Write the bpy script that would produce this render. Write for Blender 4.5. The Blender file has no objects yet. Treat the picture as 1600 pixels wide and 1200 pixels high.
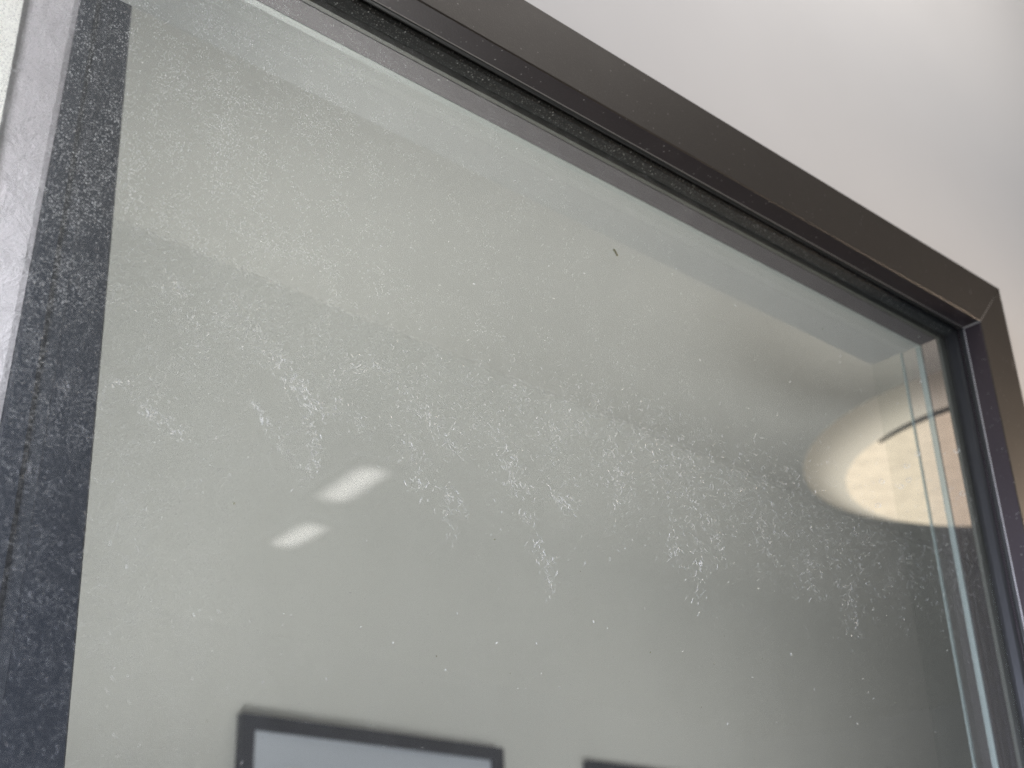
import bpy, bmesh, math, random
from mathutils import Vector, Matrix
R = math.radians
rnd = random.Random(7)
sc = bpy.context.scene
COL = sc.collection

# ------------------------------------------------------------------ camera
CAM = Vector((0.0, -0.5, 0.0))
AX = Vector((0.73921015, 0.2690725, 0.61738832))       # world x in camera axes (right, down, forward)
AY = Vector((-0.67265613, 0.34016451, 0.65713152))
AZ = Vector((-0.03319757, -0.90104833, 0.43244632))
right = Vector((AX[0], AY[0], AZ[0])); down = Vector((AX[1], AY[1], AZ[1])); fwd = Vector((AX[2], AY[2], AZ[2]))
cam = bpy.data.cameras.new('camera'); co = bpy.data.objects.new('camera', cam); COL.objects.link(co)
m = Matrix.Identity(4)
for i in range(3):
    m[i][0] = right[i]; m[i][1] = -down[i]; m[i][2] = -fwd[i]; m[i][3] = CAM[i]
co.matrix_world = m
cam.sensor_width = 36.0; cam.lens = 36.0 * 2088 / 1600
cam.clip_start = 0.01; cam.clip_end = 60
cam.dof.use_dof = True; cam.dof.focus_distance = 0.74; cam.dof.aperture_fstop = 9.5
sc.camera = co

def at(px, py, y):                                      # photo pixel -> point on the plane at that y
    r = right * (px - 800) + down * (py - 600) + fwd * 2088
    return CAM + r * ((y - CAM.y) / r.y)

# ------------------------------------------------------------------ world, view, lights
w = bpy.data.worlds.new('World'); sc.world = w; w.use_nodes = True
w.node_tree.nodes['Background'].inputs[0].default_value = (0.80, 0.86, 1.0, 1)
w.node_tree.nodes['Background'].inputs[1].default_value = 0.10
sc.view_settings.view_transform = 'Standard'; sc.view_settings.look = 'None'
sc.view_settings.exposure = 0; sc.view_settings.gamma = 1; sc.view_settings.use_curve_mapping = False
sc.cycles.sample_clamp_indirect = 6; sc.cycles.use_denoising = True; sc.cycles.denoising_prefilter = 'NONE'
sc.cycles.max_bounces = 10; sc.cycles.transparent_max_bounces = 16
sc.cycles.caustics_reflective = False; sc.cycles.caustics_refractive = False

def area(name, loc, target, sx, sy, power, col, spread=180):
    l = bpy.data.lights.new(name, 'AREA'); l.shape = 'RECTANGLE'; l.size = sx; l.size_y = sy
    l.energy = power; l.color = col; l.spread = R(spread)
    o = bpy.data.objects.new(name, l); COL.objects.link(o); o.location = loc
    o.rotation_euler = (Vector(target) - Vector(loc)).to_track_quat('-Z', 'Y').to_euler()
    return o
area('daylight_left', (-1.3, -1.2, 0.60), (0.8, 0.1, 0.45), 1.3, 0.9, 46, (0.84, 0.89, 1.0))
area('low_daylight', (-0.35, -0.20, 0.02), (0.98, -0.06, 0.06), 0.16, 0.3, 2.0, (0.68, 0.74, 1.0), 40)
area('room_light', (0.66, -0.36, 1.29), (0.80, 0.0, 1.0), 1.1, 0.18, 8.4, (1.0, 0.94, 0.89))
area('warm_fill', (2.4, -0.34, 0.42), (1.03, -0.04, 0.32), 0.3, 0.2, 2.3, (1.0, 0.78, 0.58), 36)  # added warm fill for the stile front, no lamp stands there
area('pier_fill', (0.10, 0.085, 0.50), (0.285, 0.30, 0.50), 0.12, 1.1, 0.95, (0.97, 0.95, 1.0), 65)  # added fill between glass and pier, lightens the plaster
area('far_room_up', (0.74, 0.62, -0.25), (1.25, 1.5, 1.42), 0.5, 0.4, 2.75, (1.0, 0.985, 0.95), 70)
area('far_room_wall', (2.05, 0.30, -0.10), (2.4, 1.5, 1.4), 1.0, 0.4, 3.4, (0.98, 0.98, 0.96), 100)
area('far_room_back', (0.60, 0.95, -0.35), (0.35, 0.0, 0.50), 0.6, 0.4, 4.0, (1.0, 0.99, 0.96), 90)  # added fill towards the window, lightens the linings and backlights the dust

# ------------------------------------------------------------------ helpers
def tag(o, label=None, cat=None, group=None, kind=None):
    if label: o['label'] = label
    if cat: o['category'] = cat
    if group: o['group'] = group
    if kind: o['kind'] = kind
    return o
def empty(name, loc=(0, 0, 0)):
    o = bpy.data.objects.new(name, None); COL.objects.link(o); o.location = loc; o.empty_display_size = 0.05
    return o
def link(name, bm, mat, parent=None, smooth=False):
    me = bpy.data.meshes.new(name); bmesh.ops.recalc_face_normals(bm, faces=bm.faces); bm.to_mesh(me); bm.free()
    for mm in (mat if isinstance(mat, (list, tuple)) else [mat]): me.materials.append(mm)
    if smooth:
        for p in me.polygons: p.use_smooth = True
    o = bpy.data.objects.new(name, me); COL.objects.link(o)
    if parent:
        o.parent = parent
        o.matrix_parent_inverse = Matrix.Translation(-Vector(parent.location))
    return o
def box(bm, x0, x1, y0, y1, z0, z1):
    r = bmesh.ops.create_cube(bm, size=1)
    for v in r['verts']:
        v.co = Vector(((x0 + x1) / 2 + v.co.x * (x1 - x0), (y0 + y1) / 2 + v.co.y * (y1 - y0), (z0 + z1) / 2 + v.co.z * (z1 - z0)))
    return r['verts']
def bevel(bm, wdt, seg=2):
    bmesh.ops.bevel(bm, geom=list(bm.edges), offset=wdt, segments=seg, affect='EDGES', profile=0.6)

def mat(name, col, rough=0.5, metal=0.0, spec=0.5):
    mt = bpy.data.materials.new(name); mt.use_nodes = True
    b = mt.node_tree.nodes['Principled BSDF']
    b.inputs['Base Color'].default_value = (*col, 1); b.inputs['Roughness'].default_value = rough
    b.inputs['Metallic'].default_value = metal; b.inputs['Specular IOR Level'].default_value = spec
    return mt
class N:
    def __init__(s, mt): s.t = mt.node_tree; s.n = s.t.nodes; s.l = s.t.links
    def add(s, typ, **kw):
        nd = s.n.new(typ)
        for k, v in kw.items(): setattr(nd, k, v)
        return nd
    def c(s, a, b): s.l.new(a, b)
    def put(s, sock, v):
        if hasattr(v, 'is_output'): s.c(v, sock)
        else: sock.default_value = v
    def math(s, op, a, b=0.0, c=0.0, clamp=False):
        nd = s.add('ShaderNodeMath', operation=op, use_clamp=clamp)
        s.put(nd.inputs[0], a); s.put(nd.inputs[1], b); s.put(nd.inputs[2], c)
        return nd.outputs[0]
    def ramp(s, v, a, b, lo=0.0, hi=1.0):
        nd = s.add('ShaderNodeMapRange', interpolation_type='SMOOTHSTEP')
        s.put(nd.inputs[0], v); nd.inputs[1].default_value = a; nd.inputs[2].default_value = b
        nd.inputs[3].default_value = lo; nd.inputs[4].default_value = hi
        return nd.outputs[0]
    def pos(s, scale=(1, 1, 1), rot=(0, 0, 0)):
        g = s.add('ShaderNodeNewGeometry'); mp = s.add('ShaderNodeMapping')
        mp.inputs['Scale'].default_value = scale; mp.inputs['Rotation'].default_value = rot
        s.c(g.outputs['Position'], mp.inputs['Vector']); return mp.outputs[0]
    def noise(s, vec, scale, detail=3, rough=0.5, dist=0.0):
        nd = s.add('ShaderNodeTexNoise'); s.c(vec, nd.inputs['Vector'])
        nd.inputs['Scale'].default_value = scale; nd.inputs['Detail'].default_value = detail
        nd.inputs['Roughness'].default_value = rough; nd.inputs['Distortion'].default_value = dist
        return nd.outputs[0]
    def specks(s, vec, scale, radius, share, rand=1.0, dims='3D'):
        v = s.add('ShaderNodeTexVoronoi'); v.voronoi_dimensions = dims; s.c(vec, v.inputs['Vector']); v.inputs['Scale'].default_value = scale
        v.inputs['Randomness'].default_value = rand
        sep = s.add('ShaderNodeSeparateColor'); s.c(v.outputs['Color'], sep.inputs[0])
        dot = s.ramp(v.outputs['Distance'], radius, radius * 0.35)
        keep = s.math('GREATER_THAN', sep.outputs[0], 1.0 - share)
        return s.math('MULTIPLY', s.math('MULTIPLY', dot, keep), s.ramp(sep.outputs[1], 0.0, 1.0, 0.25, 1.0))
    def mixcol(s, f, a, b):
        nd = s.add('ShaderNodeMix', data_type='RGBA'); s.put(nd.inputs[0], f)
        s.put(nd.inputs[6], a); s.put(nd.inputs[7], b); return nd.outputs[2]

def plaster(name, col, bump=0.3, scale=60, tint=0.04, dist=0.002):
    mt = mat(name, col, 0.85, spec=0.2); n = N(mt); b = n.n['Principled BSDF']; p = n.pos()
    a = n.noise(p, scale, 8, 0.65, 0.6); c = n.noise(p, 3, 3)
    dark = tuple(x * (1 - tint * 2) for x in col) + (1,)
    n.c(n.mixcol(n.ramp(c, 0.35, 0.65), dark, (*col, 1)), b.inputs['Base Color'])
    bp = n.add('ShaderNodeBump'); bp.inputs['Strength'].default_value = bump; bp.inputs['Distance'].default_value = dist
    n.c(a, bp.inputs['Height']); n.c(bp.outputs[0], b.inputs['Normal'])
    return mt
def powder(name, col, rough=0.42, fleck=0.5, metal=0.35, dust=0.0, spec=0.5):
    mt = mat(name, col, rough, metal, spec); n = N(mt); b = n.n['Principled BSDF']; p = n.pos()
    fl = n.specks(p, 1500, 0.45, 0.25)
    br = tuple(min(1, x * 2.4 + 0.02) for x in col) + (1,)
    wear = n.noise(p, 9, 4, 0.6)
    base = n.mixcol(n.ramp(wear, 0.3, 0.7), tuple(x * 0.95 for x in col) + (1,), (*col, 1))
    cc = n.mixcol(n.math('MULTIPLY', fl, fleck), base, br)
    # hairline scuffs and settled dust specks
    sc_ = n.noise(n.pos((1, 1, 0.12), (0.3, 0.7, 0.2)), 260, 2, 0.4)
    sm = n.math('MULTIPLY', n.ramp(sc_, 0.735, 0.76), n.ramp(n.noise(p, 25, 2), 0.52, 0.6))
    cc = n.mixcol(n.math('MULTIPLY', sm, 0.22), cc, (0.5, 0.48, 0.46, 1))
    d = n.specks(p, 420, 0.30, 0.05 + dust)
    cc = n.mixcol(n.math('MULTIPLY', d, 0.55), cc, (0.55, 0.54, 0.52, 1))
    n.c(cc, b.inputs['Base Color'])
    n.c(n.ramp(n.noise(p, 30, 4, 0.6), 0.3, 0.7, rough - 0.01, rough + 0.02), b.inputs['Roughness'])
    bp = n.add('ShaderNodeBump'); bp.inputs['Strength'].default_value = 0.22; bp.inputs['Distance'].default_value = 0.0004
    n.c(n.noise(p, 900, 2), bp.inputs['Height']); n.c(bp.outputs[0], b.inputs['Normal'])
    return mt

M = {}
M['bronze'] = powder('bronze powder coat', (0.028, 0.0238, 0.0200), 0.48, 0.5, 0.1, 0.0, 0.22)
M['bronze_shade'] = powder('bronze coat shaded return', (0.026, 0.019, 0.021), 0.38, 0.6, 0.3, 0.04)  # darker copy of the bronze, shade of the inner returns put into colour
M['bronze_back'] = powder('inner frame coat', (0.150, 0.135, 0.140), 0.5, 0.35, 0.15)
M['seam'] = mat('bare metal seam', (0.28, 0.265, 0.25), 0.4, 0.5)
M['lip'] = mat('black rubber lip', (0.012, 0.012, 0.012), 0.35)
M['paint'] = plaster('smooth wall paint', (0.48, 0.47, 0.46), 0.05, 40, 0.02, 0.0008)
M['room'] = plaster('far wall paint', (0.68, 0.69, 0.67), 0.05, 30, 0.015, 0.001)
M['ceil'] = plaster('ceiling paint', (0.60, 0.60, 0.575), 0.12, 160, 0.015, 0.0008)
M['plaster'] = plaster('rough lilac plaster', (0.58, 0.555, 0.575), 0.9, 45, 0.03, 0.006)
M['white'] = plaster('cream white plaster', (0.88, 0.88, 0.82), 0.6, 70, 0.01, 0.003)  # strong light on the side wall is put into this paler colour
M['lining'] = plaster('painted lining', (0.56, 0.565, 0.54), 0.05, 40, 0.02, 0.0005)
M['lining2'] = plaster('painted lining set back', (0.53, 0.53, 0.51), 0.05, 40, 0.02, 0.0005)
def clear(name, tint, solid, col, rough=0.5):
    mt = bpy.data.materials.new(name); mt.use_nodes = True; n = N(mt)
    for nd in list(n.n): n.n.remove(nd)
    out = n.add('ShaderNodeOutputMaterial'); tr = n.add('ShaderNodeBsdfTransparent'); tr.inputs[0].default_value = (*tint, 1)
    df = n.add('ShaderNodeBsdfDiffuse'); df.inputs[0].default_value = (*col, 1)
    mx = n.add('ShaderNodeMixShader'); mx.inputs[0].default_value = solid
    n.c(tr.outputs[0], mx.inputs[1]); n.c(df.outputs[0], mx.inputs[2]); n.c(mx.outputs[0], out.inputs[0]); return mt
M['smoked'] = clear('smoked clear strip', (0.82, 0.785, 0.79), 0.05, (0.10, 0.09, 0.10))
M['clear_a'] = clear('clear side lining', (0.93, 0.925, 0.93), 0.02, (0.2, 0.2, 0.2))
M['clear_b'] = clear('clear outer side lining', (0.955, 0.96, 0.955), 0.01, (0.2, 0.2, 0.2))
M['clear_edge'] = clear('pale green glass edge', (0.93, 0.97, 0.955), 0.5, (0.56, 0.63, 0.60))
M['lining_side'] = plaster('grey side lining', (0.15, 0.155, 0.145), 0.05, 40, 0.02, 0.0005)
M['strip'] = mat('pale green edge strip', (0.50, 0.525, 0.50), 0.4)
M['spacer'] = mat('olive grey glazing spacer', (0.13, 0.13, 0.11), 0.5)
M['post'] = mat('dark post coat', (0.009, 0.013, 0.022), 0.5, 0.0, 0.3)
M['post_groove'] = mat('post groove coat', (0.009, 0.012, 0.018), 0.7, 0.0, 0.2)
M['picframe'] = mat('dark picture frame wood', (0.022, 0.024, 0.032), 0.5)
M['matboard'] = mat('pale blue mat board', (0.60, 0.65, 0.74), 0.8)
M['print'] = mat('white print paper', (0.72, 0.75, 0.80), 0.8)

# fuzzy black gasket with dust caught in it
g = mat('dusty black gasket', (0.008, 0.008, 0.008), 0.9); n = N(g); b = n.n['Principled BSDF']; p = n.pos()
d1 = n.specks(p, 900, 0.55, 0.45); d2 = n.specks(p, 600, 0.45, 0.16)
n.c(n.mixcol(n.math('MAXIMUM', n.math('MULTIPLY', d1, 0.13), n.math('MULTIPLY', d2, 0.4)), (0.006, 0.008, 0.008, 1), (0.6, 0.6, 0.58, 1)), b.inputs['Base Color'])
bp = n.add('ShaderNodeBump'); bp.inputs['Strength'].default_value = 0.8; bp.inputs['Distance'].default_value = 0.0008
n.c(n.noise(p, 1200, 2), bp.inputs['Height']); n.c(bp.outputs[0], b.inputs['Normal'])
M['gasket'] = g

def glass(name, dusty):
    mt = bpy.data.materials.new(name); mt.use_nodes = True; n = N(mt)
    for nd in list(n.n): n.n.remove(nd)
    out = n.add('ShaderNodeOutputMaterial'); geo = n.add('ShaderNodeNewGeometry')
    fr = n.add('ShaderNodeFresnel')
    n.c(n.math('ADD', n.math('MULTIPLY', geo.outputs['Backfacing'], 1 / 1.5 - 1.5), 1.5), fr.inputs[0])
    tr = n.add('ShaderNodeBsdfTransparent'); tr.inputs[0].default_value = (0.965, 0.975, 0.968, 1)
    gl = n.add('ShaderNodeBsdfGlossy'); gl.inputs['Roughness'].default_value = 0.0
    mx = n.add('ShaderNodeMixShader'); n.c(fr.outputs[0], mx.inputs[0]); n.c(tr.outputs[0], mx.inputs[1]); n.c(gl.outputs[0], mx.inputs[2])
    if not dusty:
        n.c(mx.outputs[0], out.inputs[0]); return mt
    p = n.pos(); sep = n.add('ShaderNodeSeparateXYZ'); n.c(p, sep.inputs[0]); x, z = sep.outputs[0], sep.outputs[2]
    big = n.noise(p, 9, 3, 0.5)
    xs = n.math('ADD', x, n.math('MULTIPLY', n.math('SUBTRACT', big, 0.5), 0.12))
    left = n.ramp(xs, 0.34, 0.17)                                 # dirtier towards the left end of the pane
    upleft = n.math('MULTIPLY', n.ramp(xs, 0.55, 0.22), n.ramp(z, 0.18, 0.40))
    run = n.noise(n.pos((60, 1, 9)), 1.0, 3, 0.55)                # vertical water runs
    film = n.math('ADD', n.math('ADD', 0.020, n.math('MULTIPLY', upleft, 0.02)), n.math('ADD', n.math('MULTIPLY', n.math('MULTIPLY', left, n.ramp(z, 0.1, 0.3, 0.3, 1.0)), 0.016), n.math('MULTIPLY', n.ramp(run, 0.4, 0.75), 0.010)))
    low = n.ramp(z, 0.12, 0.34, 0.22, 1.0)
    wide = n.math('MULTIPLY', n.math('MULTIPLY', n.ramp(xs, 1.0, 0.4), n.ramp(z, 0.20, 0.38)), 0.42)
    dens = n.math('ADD', 0.06, n.math('MAXIMUM', wide, n.math('MAXIMUM', n.math('MULTIPLY', left, low), upleft)), clamp=True)
    clump = n.ramp(n.noise(p, 60, 4, 0.6), 0.35, 0.7, 0.35, 1.0)
    cb = n.add('ShaderNodeCombineXYZ'); n.c(x, cb.inputs[0]); n.c(z, cb.inputs[1]); uv = cb.outputs[0]
    s1 = n.math('MULTIPLY', n.specks(uv, 1350, 0.55, 0.50, 1.0, '2D'), n.math('MULTIPLY', dens, 0.60))
    s2 = n.math('MULTIPLY', n.specks(uv, 760, 0.34, 0.20, 1.0, '2D'), n.math('MULTIPLY', dens, 1.0))
    s3 = n.math('MULTIPLY', n.specks(uv, 260, 0.075, 0.030, 1.0, '2D'), 0.55)
    # lint: thin curled lines
    wn = n.noise(n.pos((1, 1, 0.8)), 620, 3, 0.6, 0.6)
    line = n.ramp(n.math('ABSOLUTE', n.math('SUBTRACT', wn, 0.5)), 0.012, 0.002)
    lint = n.math('MULTIPLY', n.math('MULTIPLY', line, n.ramp(n.noise(p, 330, 2), 0.54, 0.66)), n.math('MULTIPLY', dens, 0.30))
    a = n.math('ADD', film, n.math('MULTIPLY', n.math('ADD', n.math('MAXIMUM', s1, s2), lint), clump))
    a = n.math('MAXIMUM', a, s3, clamp=True)
    df = n.add('ShaderNodeBsdfDiffuse'); df.inputs[0].default_value = (0.80, 0.81, 0.80, 1)
    tl = n.add('ShaderNodeBsdfTranslucent'); tl.inputs[0].default_value = (0.80, 0.81, 0.80, 1)
    dm = n.add('ShaderNodeMixShader'); dm.inputs[0].default_value = 0.35; n.c(df.outputs[0], dm.inputs[1]); n.c(tl.outputs[0], dm.inputs[2])
    m2 = n.add('ShaderNodeMixShader'); n.c(a, m2.inputs[0]); n.c(mx.outputs[0], m2.inputs[1]); n.c(dm.outputs[0], m2.inputs[2])
    n.c(m2.outputs[0], out.inputs[0]); return mt
M['glass'] = glass('clear window glass', False)
M['glass_dusty'] = glass('dusty window glass', True)

def residue(name, a):
    mt = bpy.data.materials.new(name); mt.use_nodes = True; n = N(mt)
    for nd in list(n.n): n.n.remove(nd)
    out = n.add('ShaderNodeOutputMaterial')
    df = n.add('ShaderNodeBsdfDiffuse'); df.inputs[0].default_value = (0.86, 0.86, 0.84, 1)
    tl = n.add('ShaderNodeBsdfTranslucent'); tl.inputs[0].default_value = (0.86, 0.86, 0.84, 1)
    dm = n.add('ShaderNodeMixShader'); dm.inputs[0].default_value = 0.4; n.c(df.outputs[0], dm.inputs[1]); n.c(tl.outputs[0], dm.inputs[2])
    tr = n.add('ShaderNodeBsdfTransparent')
    mx = n.add('ShaderNodeMixShader'); mx.inputs[0].default_value = a
    n.c(tr.outputs[0], mx.inputs[1]); n.c(dm.outputs[0], mx.inputs[2]); n.c(mx.outputs[0], out.inputs[0]); return mt
def emit(name, col, s):
    mt = bpy.data.materials.new(name); mt.use_nodes = True; n = N(mt)
    for nd in list(n.n): n.n.remove(nd)
    out = n.add('ShaderNodeOutputMaterial'); e = n.add('ShaderNodeEmission')
    e.inputs[0].default_value = (*col, 1); e.inputs[1].default_value = s
    n.c(e.outputs[0], out.inputs[0]); return mt, n, e

# ------------------------------------------------------------------ setting
GX, GZ = 0.98, 0.526           # clear opening, right and top
OX, OZ = 1.030, 0.5755         # outer edge of the frame
LX, LZ = -0.62, -0.70          # opening, left and bottom
CEIL, FAR = 1.332, 1.50
bm = bmesh.new()               # the wall the window is set in, 77 mm thick, built round the opening
for a in ((-2.2, GX, OZ - 0.02, 1.45, 0.067), (GX, 5.5, OZ - 0.02, 1.45, -0.003), (-2.2, 5.5, -1.5, LZ - 0.03, 0.067),
          (-2.2, LX - 0.03, LZ - 0.03, OZ - 0.02, 0.067), (OX - 0.02, 5.5, LZ - 0.03, OZ - 0.02, -0.003)):
    box(bm, a[0], a[1], -0.010, a[4], a[2], a[3])
tag(link('wall', bm, M['paint']), 'smooth pale wall around and above the dark window frame', kind='structure')
bm = bmesh.new(); box(bm, -2.2, 5.5, FAR, FAR + 0.1, -1.5, 1.46)
tag(link('back_wall', bm, M['room']), 'plain grey green wall beyond the glass with the pictures on it', kind='structure')
bm = bmesh.new(); box(bm, -2.2, 5.5, -3.6, FAR + 0.1, CEIL, CEIL + 0.1)
def ceil_z(x): return CEIL + (1.85 - x) * 0.030          # the ceiling falls slightly to the right
for v in bm.verts: v.co.z += ceil_z(v.co.x) - CEIL
tag(link('ceiling', bm, M['ceil']), 'pale ceiling meeting the grey wall along a faint slanting line', kind='structure')
bm = bmesh.new(); box(bm, -2.2, 5.5, -3.6, FAR + 0.1, -1.6, -1.5)
tag(link('floor', bm, M['room']), kind='structure')

# ------------------------------------------------------------------ window
win = empty('window', (0.2, -0.01, LZ))
tag(win, 'dark bronze framed window with dusty water streaked glass set in the pale wall', 'window')
# member profile: (y, inset from outer edge). front face, return, recess, back part
IN = 0.0495
prof = [(-0.010, 0.0), (-0.0392, 0.0), (-0.040, 0.0008), (-0.040, IN - 0.0010), (-0.0394, IN), (-0.0245, IN + 0.0002),
        (-0.0238, IN + 0.0004), (-0.0234, IN - 0.0004), (-0.0234, IN - 0.0035), (-0.016, IN - 0.0035), (-0.016, IN - 0.012), (-0.010, IN - 0.012)]
prof_back = [(0.0034, IN - 0.012), (0.0034, IN), (0.0186, IN), (0.0186, IN - 0.012)]
prof_spacer = [(0.0002, IN - 0.012), (0.0002, IN - 0.0004), (0.0032, IN - 0.0004), (0.0032, IN - 0.012)]
def member(name, pr, matl, side, parent, gap=0.0, segs=1):
    """extrude a profile along one side of the frame with mitred ends; side: top, right, bottom, left"""
    X0, X1, Z0, Z1 = LX - IN, OX, LZ - IN, OZ
    bm = bmesh.new(); rings = []
    for k in range(2):
        ring = []
        for y, i in pr:
            j = i + gap
            if side == 'top': c = ((X0 + j, X1 - j)[k], y, Z1 - i)
            if side == 'bottom': c = ((X0 + j, X1 - j)[k], y, Z0 + i)
            if side == 'right': c = (X1 - i, y, (Z0 + j, Z1 - j)[k])
            if side == 'left': c = (X0 + i, y, (Z0 + j, Z1 - j)[k])
            ring.append(bm.verts.new(c))
        rings.append(ring)
    nn = len(pr)
    for q in range(nn):
        bm.faces.new((rings[0][q], rings[0][(q + 1) % nn], rings[1][(q + 1) % nn], rings[1][q]))
    bm.faces.new(rings[0]); bm.faces.new(rings[1][::-1])
    return link(name, bm, matl, parent)
for s, nm in (('top', 'top_rail'), ('right', 'stile'), ('left', 'stile'), ('bottom', 'bottom_rail')):
    o = member(nm, prof, [M['bronze'], M['bronze_shade'], M['seam']], s, win, 0.00035)
    ax, sg = (2, -1 if s == 'top' else 1) if s in ('top', 'bottom') else (0, -1 if s == 'right' else 1)
    for f in o.data.polygons:
        if f.normal[ax] * sg > 0.9: f.material_index = 1
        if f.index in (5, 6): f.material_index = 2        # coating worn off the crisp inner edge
for s, nm in (('top', 'back_rail'), ('left', 'back_stile'), ('bottom', 'back_rail')):
    member(nm, prof_back, M['bronze_back'], s, win)
member('smoked_side_strip', [(0.0034, IN - 0.004), (0.0034, IN), (0.0186, IN), (0.0186, IN - 0.004)], M['smoked'], 'right', win)
# rubber: a glossy lip near the room, then a fuzzy gasket against the glass
lip = [(-0.0232, IN - 0.0034), (-0.0232, IN - 0.0012), (-0.0222, IN - 0.0004), (-0.0205, IN - 0.0003), (-0.0188, IN - 0.0012), (-0.0175, IN - 0.0030), (-0.0175, IN - 0.0034)]
gsk = [(-0.0158, IN - 0.0100), (-0.0158, IN - 0.0022), (-0.0140, IN - 0.0005), (-0.0085, IN + 0.0002), (-0.0055, IN - 0.0002), (-0.0044, IN - 0.0010), (-0.0044, IN - 0.0100)]
for s in ('top', 'right', 'left', 'bottom'):
    member('rubber_lip', lip, M['lip'], s, win)
    member('gasket', gsk, M['gasket'] if s == 'top' else M['lip'], s, win)
    member('spacer', prof_spacer, M['spacer'], s, win)
# bare metal showing at the mitre of the near corner
bm = bmesh.new()
pts = [((OX - 0.002, -0.0394, OZ - 0.002), 0.0003), ((OX - 0.020, -0.0400, OZ - 0.020), 0.00035), ((OX - IN + 0.001, -0.0401, OZ - IN + 0.001), 0.0006), ((OX - IN - 0.0004, -0.0392, OZ - IN - 0.0004), 0.0010), ((OX - IN - 0.0003, -0.0250, OZ - IN - 0.0003), 0.0011)]
rings = []
for c, r in pts:
    ring = []
    for k in range(6):
        a = k * math.pi / 3
        ring.append(bm.verts.new((c[0] + r * math.cos(a) * 0.7, c[1] + (r * math.cos(a) if False else 0), c[2] + r * math.sin(a) * 0.7)))
    rings.append(ring)
for i in range(len(rings) - 1):
    for k in range(6): bm.faces.new((rings[i][k], rings[i][(k + 1) % 6], rings[i + 1][(k + 1) % 6], rings[i + 1][k]))
bm.faces.new(rings[0]); bm.faces.new(rings[-1][::-1])
link('corner_seam', bm, M['seam'], win)
# linings beyond the frame, in steps
def lin(name, y0, y1, inset, m1, sides=('top', 'right', 'left', 'bottom'), w=0.02):
    pr = [(y0, IN - w), (y0, IN + inset), (y1, IN + inset), (y1, IN - w)]
    for s in sides: member(name, pr, m1, s, win)
OTHER = ('top', 'left', 'bottom')
lin('edge_strip', 0.0188, 0.0236, 0.0002, M['strip'], OTHER)
lin('edge_strip', 0.0188, 0.0236, 0.0002, M['clear_edge'], ('right',), 0.003)
lin('lining', 0.0238, 0.0378, -0.0006, M['lining'], OTHER)
lin('side_lining', 0.0238, 0.0378, -0.0006, M['clear_a'], ('right',), 0.003)
lin('bead', 0.0380, 0.0392, 0.0004, M['clear_edge'], ('right',), 0.003)
lin('lining', 0.0380, 0.0690, -0.0010, M['lining2'], OTHER)
lin('side_lining', 0.0394, 0.0690, -0.0010, M['clear_b'], ('right',), 0.003)
# glass pane
bm = bmesh.new(); box(bm, LX - 0.008, GX + 0.008, -0.0042, -0.0002, LZ - 0.008, GZ + 0.008)
pane = link('glass_pane', bm, [M['glass'], M['glass_dusty']], win)
for pl in pane.data.polygons:
    if pl.normal.y < -0.9: pl.material_index = 1
tag(pane, 'clear greenish glass speckled with dust and white dried water streaks')

# dried mineral residue: small curled filaments lying on the pane
YG = -0.0044
bm = bmesh.new()
def filament(px, py, ln, ang, wd, mi, curl=1.0):
    """a crooked ribbon prism, length and width in photo pixels at that place, laid on the glass"""
    a = ang; q = [(px, py)]; st = max(2, int(ln / 1.7))
    for _ in range(st):
        a += rnd.gauss(0, 0.6 * curl); a += (ang - a) * 0.25
        px += math.cos(a) * ln / st; py += math.sin(a) * ln / st; q.append((px, py))
    L = []; Rr = []
    for i, (x, y) in enumerate(q):
        x2, y2 = q[min(i + 1, st)]; x1, y1 = q[max(i - 1, 0)]
        dx, dy = x2 - x1, y2 - y1; d = math.hypot(dx, dy) or 1
        wv = wd * (0.35 + 0.65 * math.sin(math.pi * (i + 0.5) / (st + 1))) * rnd.uniform(0.6, 1.3) / 2
        nx, ny = -dy / d * wv, dx / d * wv
        p1 = at(x + nx, y + ny, YG); p2 = at(x - nx, y - ny, YG)
        if p1.x > GX - 0.002 or p1.z > GZ - 0.002: return
        L.append(p1); Rr.append(p2)
    mid = [(u + v) / 2 + Vector((0, -0.00012, 0)) for u, v in zip(L, Rr)]
    vl = [bm.verts.new(c) for c in L]; vr = [bm.verts.new(c) for c in Rr]; vm = [bm.verts.new(c) for c in mid]
    for i in range(len(q) - 1):
        for s, t in ((vl, vm), (vm, vr)):
            f = bm.faces.new((s[i], s[i + 1], t[i + 1], t[i])); f.material_index = mi
def strand(pts, n, spread, bright, ln=(2.5, 10)):
    segs = list(zip(pts, pts[1:])); tot = [math.dist(a, b) for a, b in segs]; T = sum(tot)
    for _ in range(n):
        u = rnd.random() * T
        for (a, b), d in zip(segs, tot):
            if u <= d: break
            u -= d
        t = u / d; x = a[0] + (b[0] - a[0]) * t; y = a[1] + (b[1] - a[1]) * t
        ang = math.atan2(b[1] - a[1], b[0] - a[0]) + rnd.gauss(0, 0.6)
        sp = abs(rnd.gauss(0, spread)) * rnd.choice((-1, 1))
        mi = min(3, max(0, int(rnd.gauss(bright - 0.45, 0.85))))
        filament(x + sp, y + rnd.gauss(0, spread), rnd.uniform(*ln), ang, rnd.uniform(0.4, 0.95), mi)
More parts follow.
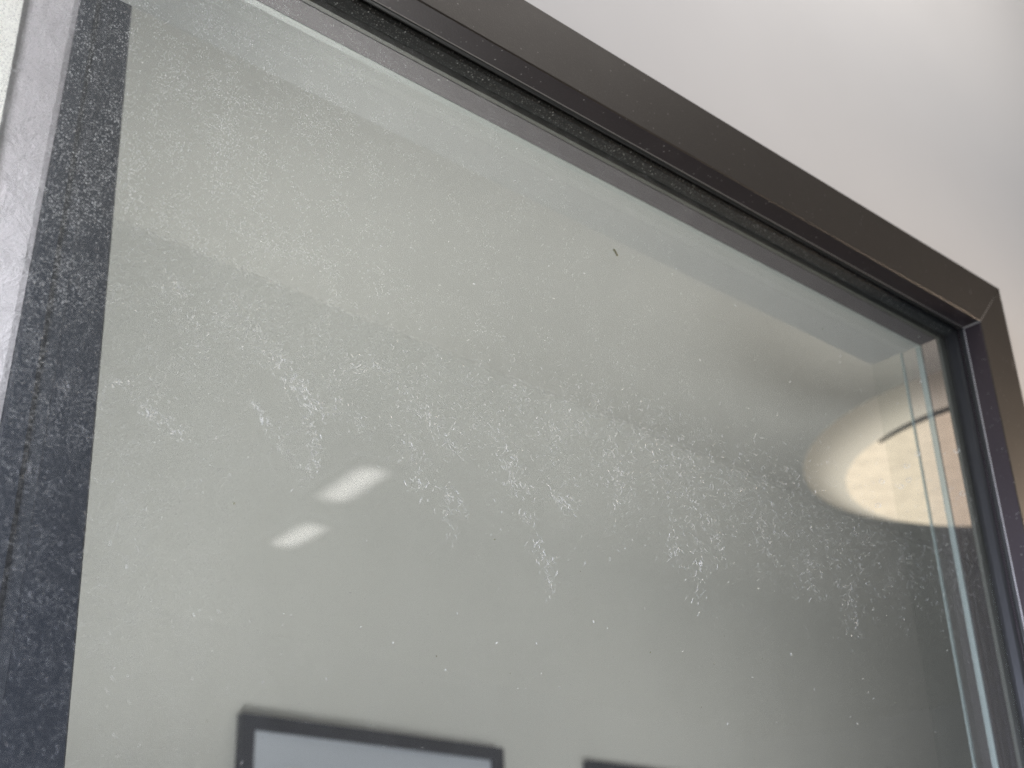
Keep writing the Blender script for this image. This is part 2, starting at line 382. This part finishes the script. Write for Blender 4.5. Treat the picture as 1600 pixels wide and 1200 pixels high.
S = [  # traced from the photograph: (points, count, spread, brightness)
    ([(268, 428), (285, 470), (300, 512), (318, 560)], 80, 7, 0.8), ([(182, 592), (215, 600), (245, 628)], 40, 6, 0.6),
    ([(215, 628), (240, 648), (262, 660), (288, 688)], 50, 4, 1.9), ([(228, 580), (250, 610), (262, 570), (300, 560)], 50, 7, 0.7),
    ([(340, 500), (372, 470), (398, 520), (408, 545), (436, 560)], 110, 6, 0.9), ([(430, 548), (446, 580), (462, 602), (486, 624), (515, 638)], 110, 4, 1.7),
    ([(515, 638), (556, 650), (562, 668)], 40, 5, 1.1), ([(394, 626), (404, 640), (416, 662)], 18, 1.5, 2.4),
    ([(476, 620), (484, 660), (497, 700), (490, 728), (474, 745)], 90, 4, 1.2), ([(420, 660), (440, 690), (452, 720)], 34, 5, 0.5),
    ([(515, 602), (548, 580), (580, 575)], 60, 5, 0.8), ([(582, 555), (612, 586), (632, 612), (652, 638), (672, 655)], 90, 5, 0.9),
    ([(648, 634), (672, 652), (686, 672), (706, 700), (728, 712)], 80, 4, 1.6), ([(700, 655), (712, 672)], 16, 3, 1.6),
    ([(626, 690), (640, 688), (652, 712), (660, 735)], 60, 6, 1.3), ([(628, 752), (642, 758), (662, 748), (668, 776)], 40, 4, 1.7),
    ([(688, 762), (705, 768), (712, 792), (730, 800)], 60, 5, 1.3), ([(690, 780), (702, 810), (708, 850)], 40, 4, 0.7),
    ([(722, 662), (760, 675), (790, 684)], 50, 8, 1.0), ([(768, 692), (786, 706), (800, 722), (802, 745)], 60, 5, 1.6),
    ([(800, 620), (830, 628), (862, 650), (880, 672)], 90, 11, 1.2), ([(862, 660), (868, 690)], 20, 3, 1.5),
    ([(800, 745), (808, 768), (828, 760), (838, 766)], 60, 5, 1.5), ([(862, 756), (872, 772), (890, 798)], 46, 4, 1.6),
    ([(818, 796), (822, 812)], 20, 3, 1.7), ([(832, 836), (842, 858), (856, 880), (860, 900)], 60, 4, 1.5),
    ([(866, 905), (862, 935)], 18, 3, 0.6), ([(880, 620), (930, 640), (962, 672), (1000, 690)], 150, 13, 1.1),
    ([(940, 690), (958, 720), (966, 756), (962, 790)], 80, 5, 1.4), ([(966, 740), (980, 770), (990, 786)], 30, 4, 1.0),
    ([(974, 640), (1010, 668), (1040, 690), (1075, 720)], 170, 13, 1.2), ([(1000, 715), (1042, 735), (1078, 752), (1080, 780)], 150, 11, 1.2),
    ([(1048, 832), (1054, 860), (1060, 880)], 40, 4, 1.2), ([(1076, 750), (1086, 800), (1086, 850), (1092, 905), (1090, 945)], 100, 4, 1.4),
    ([(1112, 800), (1118, 842), (1128, 870), (1132, 890)], 60, 4, 1.2), ([(1110, 705), (1160, 735), (1210, 770)], 150, 15, 1.1),
    ([(1120, 760), (1170, 790), (1200, 850)], 90, 12, 0.7), ([(1180, 780), (1194, 830), (1196, 900)], 60, 6, 0.7),
    ([(1195, 720), (1240, 745), (1276, 790)], 110, 14, 0.9), ([(1250, 870), (1258, 900), (1275, 925)], 60, 7, 1.1),
    ([(1240, 820), (1300, 860), (1340, 880)], 110, 16, 0.7), ([(1300, 840), (1360, 850), (1420, 870)], 120, 14, 0.6),
    ([(1318, 900), (1326, 930), (1332, 970), (1334, 1000)], 60, 5, 1.1), ([(1350, 900), (1374, 940)], 44, 9, 0.7),
    ([(1400, 860), (1424, 900), (1430, 940)], 50, 9, 0.5), ([(1440, 850), (1490, 880), (1540, 920)], 70, 12, 0.4),
    ([(24, 705), (42, 724), (50, 742)], 30, 4, 1.0), ([(98, 596), (106, 612)], 16, 3, 1.2), ([(36, 524), (58, 528), (54, 546)], 14, 3, 0.7),
    ([(172, 596), (186, 598)], 16, 2, 0.9), ([(268, 430), (284, 460)], 20, 3, 1.2), ([(330, 488), (352, 506)], 20, 4, 0.9)]
for pts, cnt, sp, br in S:
    strand(pts, int(cnt * 1.5 * (1.25 if pts[0][0] < 600 else 0.85)), sp * 1.9, br - (0.1 if pts[0][0] < 600 else 0.35))
def inband(x):
    return 500 + (x - 260) * 0.27
for _ in range(6500):                                   # faint loose lint through the dried tide band
    x = rnd.uniform(190, 1560); yc = inband(x); t = rnd.gauss(0, 1)
    y = yc + (t * 62 if t < 0 else t * 88)
    k = math.sin(x * 0.021 + 1) * math.cos(x * 0.047 + y * 0.012) + math.sin(x * 0.009 - y * 0.018)
    if x < 620 and rnd.random() < 0.4: continue
    if rnd.random() > 0.62 + 0.22 * k: continue
    filament(x, y, rnd.uniform(2, 6.5), rnd.gauss(0.85, 0.6), rnd.uniform(0.4, 0.95), 0 if rnd.random() < 0.75 else 1)
for _ in range(1300):                                   # lint on the dirty left end
    x = abs(rnd.gauss(0, 150)) + 5; y = rnd.uniform(0, 1200)
    filament(x, y, rnd.uniform(2, 8), rnd.gauss(1.1, 0.8), rnd.uniform(0.5, 1.1), 0 if rnd.random() < 0.8 else 1)
for _ in range(200):                                    # stray bright grains
    x = rnd.uniform(100, 1500); y = rnd.uniform(20, 1190)
    filament(x, y, rnd.uniform(1.8, 4.5), rnd.uniform(0, 3.1), rnd.uniform(1.0, 1.9), rnd.choice((1, 2, 2)))
for x, y in ((1433, 709), (1417, 728), (1378, 752), (1407, 760), (1420, 750), (1495, 704), (1504, 771), (1372, 790)):    # lit glass droplets, drawn as pale rings
    for rr, mi in ((3.6, 1), (2.6, 0)):
        a0 = rnd.uniform(0, 6); L = []
        for k in range(13):
            a = a0 + k * 0.42
            L.append((bm.verts.new(at(x + (rr - .45) * 1.2 * math.cos(a), y + (rr - .45) * math.sin(a), YG)), bm.verts.new(at(x + (rr + .45) * 1.2 * math.cos(a), y + (rr + .45) * math.sin(a), YG - 0.0001))))
        for a, b_ in zip(L, L[1:]):
            f = bm.faces.new((a[0], a[1], b_[1], b_[0])); f.material_index = mi + 1
res = link('dried_streaks', bm, [residue('thin residue', 0.17), residue('light residue', 0.34), residue('salt residue', 0.6), residue('thick salt residue', 0.9)], pane)
tag(res, 'white crackled water streaks running slanting down the glass', kind='stuff')
res.matrix_parent_inverse = Matrix.Translation(-Vector(win.location)); pane_loc = pane.matrix_parent_inverse
res.matrix_parent_inverse = (Matrix.Translation(Vector(win.location)) @ pane_loc).inverted()
# dark specks of dirt and a small olive fleck
bm = bmesh.new()
for _ in range(34):
    x, y = rnd.uniform(250, 1480), rnd.uniform(60, 1150)
    c = at(x, y, YG - 0.0001)
    if c.z > GZ - 0.004 or c.x > GX - 0.004: continue
    r_ = rnd.uniform(0.00025, 0.0006); k = bmesh.ops.create_icosphere(bm, subdivisions=1, radius=r_)
    for v in k['verts']: v.co = Vector((v.co.x * rnd.uniform(.7, 1.4), v.co.y * .3, v.co.z * rnd.uniform(.7, 1.4))) + c
for x, y in ((960, 391), (962, 394), (964, 398)):
    c = at(x, y, YG - 0.0002); k = bmesh.ops.create_icosphere(bm, subdivisions=1, radius=0.0013)
    for v in k['verts']: v.co = Vector((v.co.x, v.co.y * .3, v.co.z * 1.1)) + c
dirt = link('dirt_specks', bm, mat('olive dirt', (0.16, 0.16, 0.10), 0.9), pane); dirt.matrix_parent_inverse = res.matrix_parent_inverse
tag(dirt, kind='stuff')

# ------------------------------------------------------------------ dark post and plaster beyond the left end
PY = 0.30
def prism(bm, bottom, top, z0, z1, mi=None):
    """loft a closed (x, y) outline from z0 to z1"""
    a = [bm.verts.new((x, y, z0)) for x, y in bottom]; c = [bm.verts.new((x, y, z1)) for x, y in top]
    k = len(a); fs = []
    for i in range(k):
        f = bm.faces.new((a[i], a[(i + 1) % k], c[(i + 1) % k], c[i])); fs.append(f)
    bm.faces.new(a); bm.faces.new(c[::-1])
    if mi:
        for i, v in enumerate(mi): fs[i].material_index = v
bm = bmesh.new()
def ex(z, xa, za, xb, zb): return xa + (xb - xa) * (z - za) / (zb - za)
z0, z1 = -1.5, CEIL
def ring(z):
    l = ex(z, 0.296, 0.30, 0.313, 0.724); g_ = ex(z, 0.318, 0.15, 0.343, 0.65); r_ = ex(z, 0.366, 0.15, 0.353, 0.75)
    g_ = min(g_, r_ - 0.012)
    return [(l, PY + 0.06), (l, PY), (g_ - 0.006, PY - 0.001), (g_, PY + 0.006), (g_ + 0.006, PY - 0.001), (r_ - 0.002, PY), (r_, PY + 0.002), (r_, PY + 0.06)]
prism(bm, ring(0.0), ring(1.0), 0.0, 1.0, [0, 0, 1, 1, 0, 0, 0, 0])
for v in bm.verts:                                      # run on to floor and ceiling
    pass
prism(bm, ring(0.0), ring(0.0), -1.5, 0.0, [0, 0, 1, 1, 0, 0, 0, 0]); prism(bm, ring(1.0), ring(1.0), 1.0, 1.36, [0, 0, 1, 1, 0, 0, 0, 0])
post = link('post', bm, [M['post'], M['post_groove']])
tag(post, 'dark blue grey post behind the dusty left end of the glass', 'post')
bm = bmesh.new()
def ring2(z):
    l = ex(z, 0.262, 0.45, 0.267, 0.70); r_ = ex(z, 0.2955, 0.30, 0.3125, 0.724)
    return [(l, PY + 0.06), (l, PY + 0.004), (r_ - 0.005, PY + 0.004), (r_, PY + 0.006), (r_, PY + 0.06)]
for a, c in ((-1.5, 0.0), (0.0, 1.0), (1.0, 1.36)):
    prism(bm, ring2(max(a, 0)), ring2(min(c, 1)), a, c)
tag(link('plaster_pier', bm, M['plaster']), 'lilac grey rough plaster pier along the left side of the dark post', 'pier')
bm = bmesh.new(); 
for a, c in ((-1.5, 0.0), (0.0, 1.0), (1.0, 1.36)):
    q = [ring2(max(a, 0))[0][0] - 0.0006, ring2(min(c, 1))[0][0] - 0.0006]
    prism(bm, [(-2.0, PY + 0.06), (-2.0, PY - 0.006), (q[0], PY - 0.006), (q[0], PY + 0.06)], [(-2.0, PY + 0.06), (-2.0, PY - 0.006), (q[1], PY - 0.006), (q[1], PY + 0.06)], a, c)
tag(link('side_wall', bm, M['white']), 'bright cream wall at the far upper left edge', kind='structure')

# ------------------------------------------------------------------ pictures on the back wall
def picture(x0, x1, z1, h, fw, label):
    t = empty('framed_picture', ((x0 + x1) / 2, FAR, z1 - h)); tag(t, label, 'picture', 'framed pictures hung in a row on the back wall')
    z0 = z1 - h; y0, y1 = FAR - 0.022, FAR - 0.002
    bm = bmesh.new()
    o = [(x0, z0), (x1, z0), (x1, z1), (x0, z1)]; i_ = [(x0 + fw, z0 + fw), (x1 - fw, z0 + fw), (x1 - fw, z1 - fw), (x0 + fw, z1 - fw)]
    V = [[bm.verts.new((x, y, z)) for x, z in r] for r, y in ((o, y1), (o, y0), (i_, y0), (i_, y1))]
    for a, b_ in ((0, 1), (1, 2), (2, 3), (3, 0)):
        for k in range(4): bm.faces.new((V[a][k], V[a][(k + 1) % 4], V[b_][(k + 1) % 4], V[b_][k]))
    link('frame', bm, M['picframe'], t)
    bm = bmesh.new(); box(bm, x0 + fw, x1 - fw, FAR - 0.010, FAR - 0.006, z0 + fw, z1 - fw)
    link('mat_board', bm, M['matboard'], t)
    bm = bmesh.new(); mgn = 0.055; box(bm, x0 + fw + mgn + 0.02, x1 - fw - mgn - 0.02, FAR - 0.0112, FAR - 0.0102, z0 + fw + mgn, z1 - fw - mgn)
    link('print', bm, M['print'], t)
picture(1.209, 1.800, 0.491, 0.80, 0.024, 'dark framed picture with pale mat, the larger one low at the left of the wall')
picture(2.040, 2.631, 0.490, 0.80, 0.024, 'dark framed picture just showing its top edge, right of the other one')

# ------------------------------------------------------------------ lamp beyond the glass, and two lights mirrored in it
lamp = empty('pendant_lamp', (2.27, 0.505, 0.90)); tag(lamp, 'round warm glowing ceiling lamp seen soft through the right side of the glass', 'lamp')
LC = Vector((2.27, 0.505, 0.90)); LR = 0.352
def disc(bm, r0, r1, z_in, z_out, th, seg=72, c=LC):
    vs = []
    for rr, zz in ((r0, z_in), (r1, z_out), (r1, z_out + th), (r0, z_in + th)):
        vs.append([bm.verts.new((c.x + rr * math.cos(a * 2 * math.pi / seg), c.y + rr * math.sin(a * 2 * math.pi / seg), c.z + zz)) for a in range(seg)])
    for q in range(4):
        for k in range(seg): bm.faces.new((vs[q][k], vs[q][(k + 1) % seg], vs[(q + 1) % 4][(k + 1) % seg], vs[(q + 1) % 4][k]))
bm = bmesh.new(); disc(bm, 0.001, LR, 0.0, 0.0, 0.012)
mt, nn_, e = emit('warm diffuser', (1.0, 0.84, 0.64), 0.9)
p = nn_.pos(); nz = nn_.noise(p, 26, 6, 0.65)
nn_.c(nn_.ramp(nz, 0.3, 0.7, 1.00, 1.22), e.inputs[1])
link('diffuser', bm, mt, lamp)
bm = bmesh.new(); disc(bm, 0.02, LR - 0.02, 0.0135, 0.0135, 0.006)
link('ceiling_fill', bm, emit('uplight panel', (1.0, 0.95, 0.88), 2.4)[0], lamp)  # unseen glowing disc added to lighten the shade on the ceiling
bm = bmesh.new(); disc(bm, LR + 0.001, LR + 0.075, 0.002, 0.030, 0.004)
mt, q, e = emit('lamp halo glow', (1.0, 0.90, 0.74), 1.0)
dv = q.add('ShaderNodeVectorMath', operation='DISTANCE'); g_ = q.add('ShaderNodeNewGeometry'); q.c(g_.outputs['Position'], dv.inputs[0]); dv.inputs[1].default_value = LC
q.c(q.math('POWER', q.ramp(dv.outputs['Value'], LR + 0.078, LR - 0.012, 0.47, 0.90), 1.5), e.inputs[1])     # halo round the lamp made as a glowing ring, dimming outwards
link('halo_ring', bm, mt, lamp)
bm = bmesh.new(); seg = 30
V = []
for k in range(seg + 1):
    a = -R(118 + 84 * k / seg); t_ = 0.014 * math.sin(math.pi * (k + 0.6) / (seg + 1.2)) ** 0.5
    V.append([bm.verts.new((LC.x + r_ * math.cos(a), LC.y + r_ * math.sin(a), LC.z + zz)) for r_, zz in ((LR - 0.001, -0.006), (LR + t_, -0.004), (LR + t_, -0.002), (LR - 0.001, -0.002))])
for k in range(seg):
    for c_ in range(4): bm.faces.new((V[k][c_], V[k][(c_ + 1) % 4], V[k + 1][(c_ + 1) % 4], V[k + 1][c_]))
bm.faces.new(V[0]); bm.faces.new(V[-1][::-1])
link('rim', bm, mat('dark lamp rim', (0.16, 0.15, 0.13), 0.5), lamp)
bm = bmesh.new(); bmesh.ops.create_cone(bm, segments=20, radius1=0.006, radius2=0.006, depth=ceil_z(LC.x) - 0.912 - 0.02, cap_ends=True, matrix=Matrix.Translation((LC.x, LC.y, (ceil_z(LC.x) - 0.02 + 0.912) / 2)))
link('rod', bm, M['picframe'], lamp)
bm = bmesh.new(); bmesh.ops.create_cone(bm, segments=32, radius1=0.06, radius2=0.06, depth=0.02, cap_ends=True, matrix=Matrix.Translation((LC.x, LC.y, ceil_z(LC.x) - 0.0105)))
link('canopy', bm, M['picframe'], lamp)

def panel(cx, cy, wd, ln, rz, label):
    t = empty('ceiling_light', (cx, cy, ceil_z(cx))); t.rotation_euler = (0, 0, rz)
    tag(t, label, 'light', 'slim ceiling lights mirrored in the glass')
    bm = bmesh.new(); box(bm, -wd / 2 - .006, wd / 2 + .004, -ln / 2 - .004, ln / 2 + .004, -0.018, -0.001)
    o = link('housing', bm, mat('white housing', (0.7, 0.7, 0.7), 0.5)); o.parent = t
    bm = bmesh.new(); box(bm, -wd / 2, wd / 2, -ln / 2, ln / 2, -0.026, -0.0185)
    mt, q, e = emit('cool white diffuser', (1.0, 0.96, 0.93), 4.0)
    tc = q.add('ShaderNodeTexCoord'); sp = q.add('ShaderNodeSeparateXYZ'); q.c(tc.outputs['Object'], sp.inputs[0])
    fx = q.ramp(q.math('ABSOLUTE', sp.outputs[0]), wd * 0.5, wd * 0.05); fy = q.ramp(q.math('ABSOLUTE', sp.outputs[1]), ln * 0.5, ln * 0.25)
    q.c(q.math('MULTIPLY', q.math('MULTIPLY', fx, fy), 4.6), e.inputs[1])      # glow fades towards the edges to imitate blur
    o = link('diffuser', bm, mt); o.parent = t
panel(1.945, -2.205, 0.145, 0.33, R(8), 'longer slim white ceiling light, the upper right of two mirrored in the glass')
panel(2.055, -2.62, 0.13, 0.27, R(4), 'shorter slim white ceiling light, the lower left of two mirrored in the glass')
